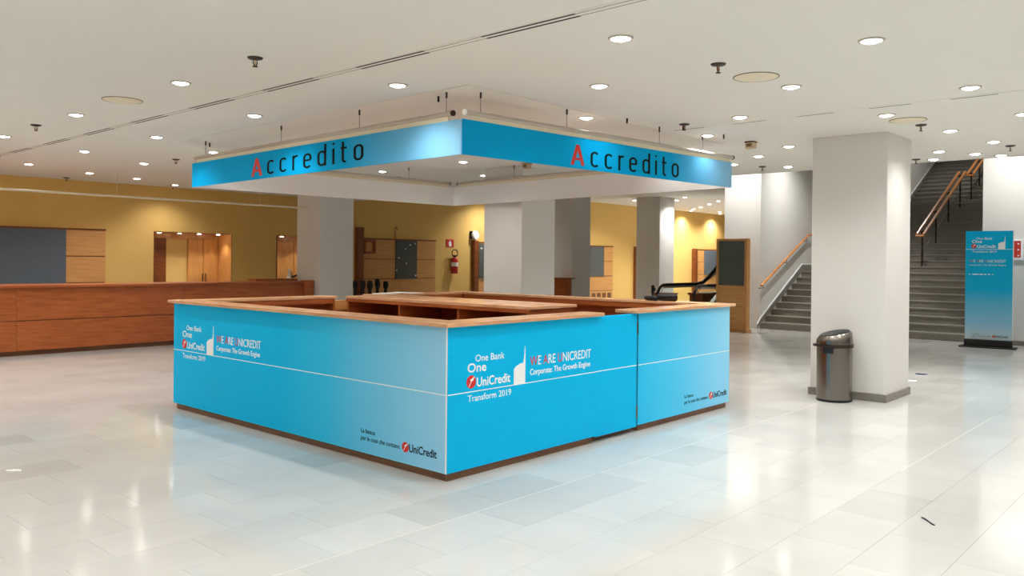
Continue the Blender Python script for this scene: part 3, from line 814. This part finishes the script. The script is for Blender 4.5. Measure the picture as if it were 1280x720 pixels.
# ------------------------------------------------------------------ escalator
es = thing('escalator', 'escalator with black handrails and glass sides beside the white wall', 'escalator', (16.6, 9.9, 0))
def hand(y, x0):
    r = 0.33
    pts = [(x0 + 0.05, y, 0.30)]
    pts += [(x0 + r - r * math.cos(a), y, 0.62 + r * math.sin(a)) for a in [math.radians(5 + 85 * i / 8) for i in range(9)]]
    pts += [(x0 + 1.9, y, 0.955), (x0 + 2.15, y, 0.99), (x0 + 2.4, y, 1.09), (x0 + 2.7, y, 1.26), (x0 + 8.0, y, 4.3)]
    Shape().tube(pts, 0.036, 10).build('handrail', 'rubber', es, smooth=True)
    pr_ = [(x0 + 0.12, 0.22), (x0 + 0.10, 0.62), (x0 + 0.25, 0.86), (x0 + 0.42, 0.91), (x0 + 2.0, 0.91), (x0 + 2.7, 1.20), (x0 + 8.0, 4.24), (x0 + 8.0, 3.4), (x0 + 2.7, 0.4), (x0 + 2.1, 0.22)]
    Shape().prism(pr_, y - 0.008, y + 0.008, lambda p, q, r_: (p, r_, q)).build('glass_side', 'glass', es)
    Shape().prism([(x0 + 0.05, 0), (x0 + 0.05, 0.22), (x0 + 2.1, 0.22), (x0 + 2.7, 0.42), (x0 + 8.0, 3.42), (x0 + 8.0, 2.6), (x0 + 3.0, 0)], y - 0.12, y + 0.12, lambda p, q, r_: (p, r_, q)).build('skirt', 'steel', es)
    Shape().prism([(x0 + 0.3, 0.87), (x0 + 2.0, 0.87), (x0 + 2.7, 1.15), (x0 + 8, 4.19), (x0 + 8, 4.25), (x0 + 2.68, 1.21), (x0 + 2.0, 0.92), (x0 + 0.3, 0.92)], y - 0.03, y + 0.03, lambda p, q, r_: (p, r_, q)).build('rail_channel', 'alu', es)
hand(10.45, 16.78); hand(9.45, 16.72)
box('landing_plate', 'steel', es, 16.75, 19.0, 9.57, 10.33, 0, 0.03)
for i in range(14):
    box('step', 'dark_metal', es, 19.0 + i * 0.4, 19.42 + i * 0.4, 9.57, 10.33, max(0, i * 0.2 - 0.2), 0.03 + i * 0.2)
ob = thing('low_cabinet', 'low orange wooden cabinet behind the escalator handrail', 'cabinet', (18.6, 11.4, 0))
box('body', 'cherry', ob, 18.5, 18.9, 11.16, 11.68, 0.05, 0.66, 0.004)
box('top', 'cherry', ob, 18.48, 18.92, 11.14, 11.70, 0.66, 0.69, 0.003)
box('door', 'oak', ob, 18.485, 18.502, 11.30, 11.66, 0.08, 0.64, 0.002)
box('foot', 'brown', ob, 18.53, 18.88, 11.2, 11.64, 0, 0.055)
bp_ = thing('side_bench', 'brown wooden bench beyond the escalator', 'bench', (20.2, 10.9, 0))
box('seat', 'cherry', bp_, 19.5, 21.6, 10.75, 11.2, 0.62, 0.68, 0.004)
box('front', 'cherry', bp_, 19.55, 21.55, 10.78, 11.17, 0, 0.62)

# lectern in front of a column
le = thing('lectern', 'small brown lectern with overhanging top before the white column', 'lectern', (16.9, 13.5, 0))
box('body', 'cherry', le, 16.90, 17.15, 13.32, 13.70, 0.04, 1.03, 0.004)
box('top', 'brown', le, 16.86, 17.19, 13.22, 13.74, 1.03, 1.055, 0.003)
box('plinth', 'brown', le, 16.92, 17.13, 13.34, 13.68, 0, 0.045)

# free-standing notice board before the pier
nb = thing('notice_board', 'tall freestanding veneer notice board with dark grey felt field', 'notice board', (16.5, 8.35, 0))
box('panel', 'oak', nb, 16.42, 16.52, 8.02, 8.68, 0.06, 2.02, 0.004)
box('side_post', 'oak', nb, 16.40, 16.56, 7.99, 8.02, 0.03, 2.02, 0.004)
box('side_post', 'oak', nb, 16.40, 16.56, 8.68, 8.71, 0.03, 2.02, 0.004)
fb = box('felt_field', 'board', nb, 16.405, 16.425, 8.06, 8.65, 1.0, 1.97, 0.002)
for y, z in ((8.085, 1.94), (8.625, 1.94), (8.085, 1.02), (8.625, 1.02)):
    Shape().lathe([(0.012, 0.0), (0.012, -0.006), (0.0, -0.007)], 16.405, y, 8, axis='x', cz=z).build('pin', 'black', fb)
box('seam_line', 'brown', nb, 16.416, 16.422, 8.05, 8.66, 0.535, 0.542)
box('base', 'oak', nb, 16.36, 16.62, 7.97, 8.73, 0, 0.06, 0.004)

# roll-up banner stand
RB = print_mat('banner_print', 'Z', [(0.1, (226, 242, 252)), (0.45, (150, 216, 252)), (1.05, (20, 194, 248)), (2.1, CY)])
rb = thing('banner_stand', 'tall narrow cyan banner stand beside the white wall', 'banner', (16.85, 3.50, 0), 0.12)
# local axes: text runs along -Y
bpan = box('printed_panel', RB, rb, -0.006, 0.006, -0.375, 0.375, 0.14, 2.12, local=True)
box('edge_strip', 'print_white', bpan, -0.010, 0.010, -0.385, -0.372, 0.14, 2.12, local=True)
box('cassette', 'black', rb, -0.07, 0.07, -0.38, 0.38, 0.02, 0.14, 0.008, local=True)
box('foot_plate', 'black', rb, -0.22, 0.16, -0.45, 0.45, 0.0, 0.022, 0.006, local=True)
Shape().tube([(0.03, 0, 0.1), (0.012, 0, 2.1)], 0.01, 8).build('support_pole', 'alu', rb, local=True)
PB = lambda s, z, h: Vector((-0.006 - h, 0.375 - s, z))
kk = 0.80
campaign_block(bpan, PB, -0.06, 1.785, 0.87, with_we=False)
outline([(0, 1.783), (0.75, 1.783), (0.75, 1.789), (0, 1.789)], bpan, PB, 'print_white', 'white_line', 0.001)
lettering('WE ARE UNICREDIT', bpan, PB, 0.06, 0.64, 1.545, 0.05, 'print_white', alt=(0, 3, 7))
lettering('Corporate: The Growth Engine', bpan, PB, 0.06, 0.64, 1.485, 0.03, 'print_white')
company_block(bpan, PB, 0.12, 0.185, 0.68)
for a_, w_ in ((0.06, 0.02), (0.115, 0.10), (0.23, 0.055), (0.305, 0.03), (0.36, 0.035), (0.425, 0.02)):
    outline([(a_, 1.318), (a_ + w_, 1.318), (a_ + w_, 1.336), (a_, 1.336)], bpan, PB, 'print_white', 'fine_print')

# evacuation plan sign on the white wall
rs = thing('evacuation_sign', 'red framed sign on the white wall behind the banner stand', 'sign', (WX, 3.25, 1.64))
box('backing', 'print_white', rs, WX - 0.03, WX, 3.10, 3.50, 1.60, 1.975, 0.003)
box('red_field', 'red_sign', rs, WX - 0.033, WX - 0.029, 3.14, 3.48, 1.645, 1.955)
for z in (1.68, 1.79, 1.90):
    Shape().prism([(3.16, z), (3.19, z - 0.02), (3.19, z + 0.02)], WX - 0.036, WX - 0.032, lambda p, q, r: (r, p, q)).build('arrow', 'print_white', rs)

# steel bin
bn = thing('waste_bin', 'brushed steel round waste bin with tilted black lid beside the column', 'bin', (9.03, 3.36, 0))
bx_, by_ = 9.03, 3.36
Shape().lathe([(0.0, 0.0), (0.183, 0.0), (0.188, 0.006), (0.188, 0.025), (0.0, 0.025)], bx_, by_, 36).build('base_ring', 'rubber', bn, smooth=True)
Shape().lathe([(0.184, 0.02), (0.184, 0.60), (0.0, 0.60)], bx_, by_, 40).build('body', 'steel', bn, smooth=True)
Shape().lathe([(0.186, 0.585), (0.196, 0.59), (0.196, 0.625), (0.186, 0.63)], bx_, by_, 40).build('collar', 'dark_metal', bn, smooth=True)
dm = Shape().lathe([(0.188, 0.622), (0.189, 0.66), (0.180, 0.712), (0.160, 0.738), (0.0, 0.738)], bx_, by_, 40).build('dome', 'steel', bn, smooth=True)
for v in dm.data.vertices:                       # the rim is tilted towards the front
    if v.co.z > 0.7: v.co.z += 0.028 * (v.co.x - v.co.y * 1.0) / 0.18
lidm = Shape().lathe([(0.150, 0.737), (0.150, 0.745), (0.12, 0.752), (0.0, 0.755)], bx_, by_, 36).build('lid', 'black', bn, smooth=True)
for v in lidm.data.vertices: v.co.z += 0.028 * (v.co.x - v.co.y) / 0.18
fd = Vector((-F_.x, -F_.y, 0)).normalized(); sd = Vector((fd.y, -fd.x, 0))
lt = fd * 0.75 + sd * 0.65; lt.normalize()
hpos = Vector((bx_, by_, 0)) + lt * 0.188
lo = Shape().box(-0.012, 0.022, -0.05, 0.05, 0.53, 0.585).build('latch', 'black', bn, local=True)
lo.rotation_euler = (0, 0, math.atan2(lt.y, lt.x)); lo.location = (hpos.x - bx_, hpos.y - by_, 0)
hl = Shape().box(0.0, 0.045, -0.03, 0.03, 0.595, 0.622).build('hinge_lug', 'dark_metal', bn, 0.006, local=True)
l2 = R_ * -1; hl.rotation_euler = (0, 0, math.atan2(l2.y, l2.x)); hl.location = (l2.x * 0.185, l2.y * 0.185, 0)

# ------------------------------------------------------------------ ceiling fittings
def downlight():
    t = thing('ceiling_downlight', 'small round recessed downlight glowing white in the ceiling', 'downlight', (0, 0, 0), group='recessed ceiling downlights')
    Shape().lathe([(0.062, -0.002), (0.066, -0.010), (0.080, -0.008), (0.083, 0.0)], 0, 0, 20).build('trim_ring', 'lamp_ring', t, smooth=True, local=True)
    Shape().lathe([(0.0, -0.022), (0.035, -0.018), (0.063, -0.004), (0.063, 0.0)], 0, 0, 18).build('lens', 'lamp', t, smooth=True, local=True)
    ld = bpy.data.lights.new('downlight_beam', 'SPOT'); ld.energy = LAMP_W; ld.color = LAMP_COL
    ld.spot_size = math.radians(138); ld.spot_blend = 0.9; ld.shadow_soft_size = 0.05
    lo = bpy.data.objects.new('downlight_beam', ld); C.objects.link(lo); lo.parent = t; lo.location = (0, 0, -0.03)
    return t
proto = downlight()
# every lamp the photograph shows in the low ceiling
low = [(3.144, 6.497), (3.17, 8.79), (3.187, 11.07), (4.338, 2.992), (4.338, 5.188), (4.346, 7.407), (4.385, 9.657), (4.35, 11.75), (4.40, 14.1),
       (5.407, 1.80), (5.407, 3.935), (5.49, 6.13), (5.60, 8.60), (5.51, 10.424), (5.5, 12.534), (5.543, 14.744),
       (6.414, 2.758), (6.497, 4.881), (6.483, 15.071), (7.345, 1.672), (7.439, 3.712), (7.433, 5.706), (7.53, 15.763),
       (8.207, 2.586), (8.288, 4.531), (8.30, 8.45), (8.448, 10.465), (8.937, 1.58), (9.023, 5.286), (9.579, 2.367), (9.664, 4.177), (9.892, 9.565), (10.324, 4.881), (10.751, 2.201),
       (10.947, 5.555), (11.253, 2.906), (11.698, 5.065), (11.77, 2.615), (12.05, 3.183), (12.12, 2.392)]
# the same lamp grid carried on where the low ceiling leaves the picture
away = []
for i in range(-8, 8):
    gx = 3.16 + i * 1.15
    for j in range(-6, 10):
        gy = (6.50 if i % 2 == 0 else 5.19) + j * 2.28
        if not (-4.0 < gx < 11.9 and -5.0 < gy < 15.9): continue
        q = project((gx, gy, ZC))
        if q is not None and -40 < q[0] < 1320 and -40 < q[1] < 760: continue      # in the picture: only lamps it shows
        if any(math.hypot(gx - lx, gy - ly) < 1.0 for lx, ly in low): continue
        away.append((gx, gy))
# lamps seen in the upper ceiling, and the one whose pool of light shows on the wall by the bell
high = [(22.324, 14.8), (23.1, 13.69), (22.155, 12.85), (26.44, 14.68), (25.23, 13.68), (24.14, 12.77), (28.07, 16.0), (27.2, 15.4), (30.4, 16.0), (29.2, 15.39), (16.8, 15.6)]
# washers whose pools show on the white wall, the pier and the stair wall
well = [(25.0, 5.6)]          # lights the upper flights, which the photograph shows lit
hall = [(16.8, 3.0), (16.8, 8.7), (18.6, 7.2)]
beams = {}
for z_, w_ in ((ZH, HIGH_W), (ZS, HALL_W), (7.4, WELL_W)):
    for c in proto.children:
        if c.type == 'LIGHT': 
            beams[z_] = c.data.copy(); beams[z_].energy = w_
first = True
for lst, z in ((low, ZC), (away, ZC), (high, ZH), (hall, ZS), (well, 7.4)):
    for x, y in lst:
        zz = z - 0.006 if (z == ZC and 4.70 < x < 9.05 and 4.72 < y < 9.9) else z
        if first: t = proto; proto.location = (x, y, zz); first = False
        else: t = copy_tree(proto, (x, y, zz))
        if zz == ZC - 0.006: t['label'] = 'round recessed downlight in the ceiling field inside the banner square'
        elif z == ZH: t['label'] = 'round recessed downlight in the upper ceiling near the escalator'
        elif z == ZS: t['label'] = 'round recessed downlight in the stair hall ceiling'
        elif z == 7.4: t['label'] = 'round recessed downlight above the upper stair flights'
        elif z == ZC:
            for cond, txt in ((y > 12.0, 'above the long wooden counter'), (abs(x - 3.765) < 0.75, 'beside the long double slot line'),
                              (abs(x - 9.67) < 0.9 and abs(y - 3.3) < 1.4, 'close to the white column by the bin'), (x > 10.2 and y < 7, 'near the ceiling edge before the stairs'),
                              (abs(x - 7.765) < 0.7, 'near the thin dashed slot line')):
                if cond: t['label'] = 'small round recessed downlight glowing ' + txt; break
            else: t['label'] = 'small round recessed downlight in the open low ceiling'
        if lst is away:
            t['label'] = 'small round recessed downlight further along the low ceiling grid'
            for c in t.children:
                if c.type == 'LIGHT': c.name = 'downlight_beam_offscreen'
        if z in beams:
            for c in t.children:
                if c.type == 'LIGHT': c.data = beams[z]

# sprinklers
spk = thing('sprinkler_head', 'small dark sprinkler head hanging from the ceiling', 'sprinkler', (0, 0, 0), group='ceiling sprinkler heads')
Shape().lathe([(0.0, 0.0), (0.056, 0.0), (0.05, -0.010), (0.03, -0.016), (0.0, -0.016)], 0, 0, 18).build('escutcheon', 'dark_metal', spk, smooth=True, local=True)
for s in (-1, 1):
    Shape().tube([(s * 0.012, 0, -0.014), (s * 0.017, 0, -0.035), (s * 0.006, 0, -0.062)], 0.004, 6).build('frame_arm', 'dark_metal', spk, local=True)
Shape().tube([(0, 0, -0.014), (0, 0, -0.06)], 0.004, 6).build('bulb', 'copper', spk, local=True)
Shape().lathe([(0.0, -0.062), (0.02, -0.062), (0.018, -0.067), (0.0, -0.067)], 0, 0, 12).build('deflector', 'dark_metal', spk, local=True)
for i, (x, y) in enumerate(((3.098, 5.276), (3.14, 9.839), (5.569, 11.636), (5.615, 16.0), (5.36, 2.848), (7.475, 4.35), (9.01, 2.50), (11.923, 3.366), (11.23, 2.122), (11.474, 5.36), (7.55, 15.9), (9.22, 11.0), (5.4, 0.2))):
    if i == 0: spk.location = (x, y, ZC)
    else: copy_tree(spk, (x, y, ZC))

# flat round ceiling covers
for i, (x, y, lb) in enumerate(((3.153, 7.644, 'round cream ceiling cover plate beside the long slot line'), (5.914, 2.822, 'round cream ceiling cover plate beside a sprinkler head'), (8.634, 2.516, 'round cream ceiling cover plate before the white column'))):
    t = thing('ceiling_cover', lb, 'ceiling cover', (x, y, ZC), group='round ceiling covers')
    Shape().lathe([(0.0, -0.008), (0.15, -0.008), (0.165, -0.004), (0.165, 0.001)], x, y, 32, cz=ZC).build('disc', 'plate', t, smooth=True)
    Shape().lathe([(0.165, 0.001), (0.165, -0.005), (0.172, -0.005), (0.172, 0.001)], x, y, 32, cz=ZC).build('rim', 'grille', t)

# small ceiling boxes
for x, y, lb in ((9.04, 4.37, 'small beige box on the ceiling near the right banner end'), (9.02, 7.85, 'small beige box on the ceiling seen through the banner square')):
    t = thing('ceiling_box', lb, 'ceiling box', (x, y, ZC), group='small ceiling boxes')
    box('housing', 'beige', t, x - 0.05, x + 0.05, y - 0.05, y + 0.05, ZC - 0.085, ZC - 0.012, 0.006)
    box('mount_plate', 'dark_metal', t, x - 0.055, x + 0.055, y - 0.055, y + 0.055, ZC - 0.014, ZC)
    box('front_slot', 'grille', t, x - 0.052, x - 0.048, y - 0.03, y + 0.03, ZC - 0.065, ZC - 0.03)

# linear slot diffusers
def slots(x, y0, y1, seg, gap, label, double):
    t = thing('slot_diffuser', label, 'ceiling slot', (x, y0, ZC))
    box('frame', 'ceiling', t, x - 0.045, x + 0.045, y0, y1, ZC - 0.003, ZC + 0.01)
    y = y0; i = 0
    while y < y1:
        ye = min(y + seg, y1)
        if double:
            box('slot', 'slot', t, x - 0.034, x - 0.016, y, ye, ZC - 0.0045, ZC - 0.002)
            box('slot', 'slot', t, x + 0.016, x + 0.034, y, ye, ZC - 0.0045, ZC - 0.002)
            box('joint', 'grille', t, x + 0.020, x + 0.026, ye, min(ye + gap, y1), ZC - 0.004, ZC - 0.002)
            box('joint', 'grille', t, x - 0.026, x - 0.020, ye, min(ye + gap, y1), ZC - 0.004, ZC - 0.002)
        else:
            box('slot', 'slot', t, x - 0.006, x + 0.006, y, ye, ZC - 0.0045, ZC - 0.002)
        y = ye + gap; i += 1
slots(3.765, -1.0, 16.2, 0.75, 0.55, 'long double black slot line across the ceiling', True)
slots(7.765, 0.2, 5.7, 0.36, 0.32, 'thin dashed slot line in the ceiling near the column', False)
# loose hooks in the ceiling
hk = Shape().tube([(0, 0, -0.05), (0, 0, 0)], 0.010, 8).build('ceiling_hook', 'dark_metal', None)
tag(hk, 'short dark hook left empty in the ceiling', 'hook', 'empty ceiling hooks')
for i, (x, y, z) in enumerate(((4.85, 5.25, ZC - 0.006), (6.10, 8.05, ZC - 0.006), (6.825, 4.62, ZC), (7.54, 4.40, ZC), (8.35, 4.36, ZC), (5.02, 9.60, ZC - 0.006))):
    o = hk if i == 0 else hk.copy()
    if i: C.objects.link(o)
    o.location = (x, y, z)

# ------------------------------------------------------------------ litter on the floor
sc = Shape()
sc.prism([(1.868, 6.41), (1.905, 6.36), (1.918, 6.375), (1.885, 6.42)], 0.0, 0.004)
sc.prism([(1.905, 6.39), (1.935, 6.33), (1.95, 6.345), (1.915, 6.40)], 0.0, 0.006)
tag(sc.build('paper_scrap', 'paper', None), 'torn white paper scrap lying on the bare stone floor', 'paper')
o = Shape().lathe([(0.0, 0.0), (0.09, 0.0), (0.09, 0.003), (0.0, 0.003)], 12.0, 3.29, 18).build('floor_sticker', 'paper', None); tag(o, 'round white and blue sticker on the floor behind the column', 'sticker')
Shape().lathe([(0.07, 0.003), (0.07, 0.0045), (0.085, 0.0045), (0.085, 0.003)], 12.0, 3.29, 18).build('blue_ring', 'blue_ink', o)
box('blue_bar', 'blue_ink', o, 11.97, 12.03, 3.27, 3.31, 0.003, 0.0045)
tag(Shape().prism([(11.2, 3.33), (11.24, 3.15), (11.32, 3.15), (11.28, 3.33)], 0, 0.003).build('paper_strip', 'paper', None), 'white paper strip on the floor beside the white column', 'paper')
tag(Shape().tube([(5.215, 1.418, 0.004), (5.195, 1.398, 0.006), (5.165, 1.368, 0.004), (5.13, 1.345, 0.005), (5.113, 1.322, 0.004)], 0.004, 6).build('wire_scrap', 'black', None), 'short black scrap of wire on the stone floor', 'wire')
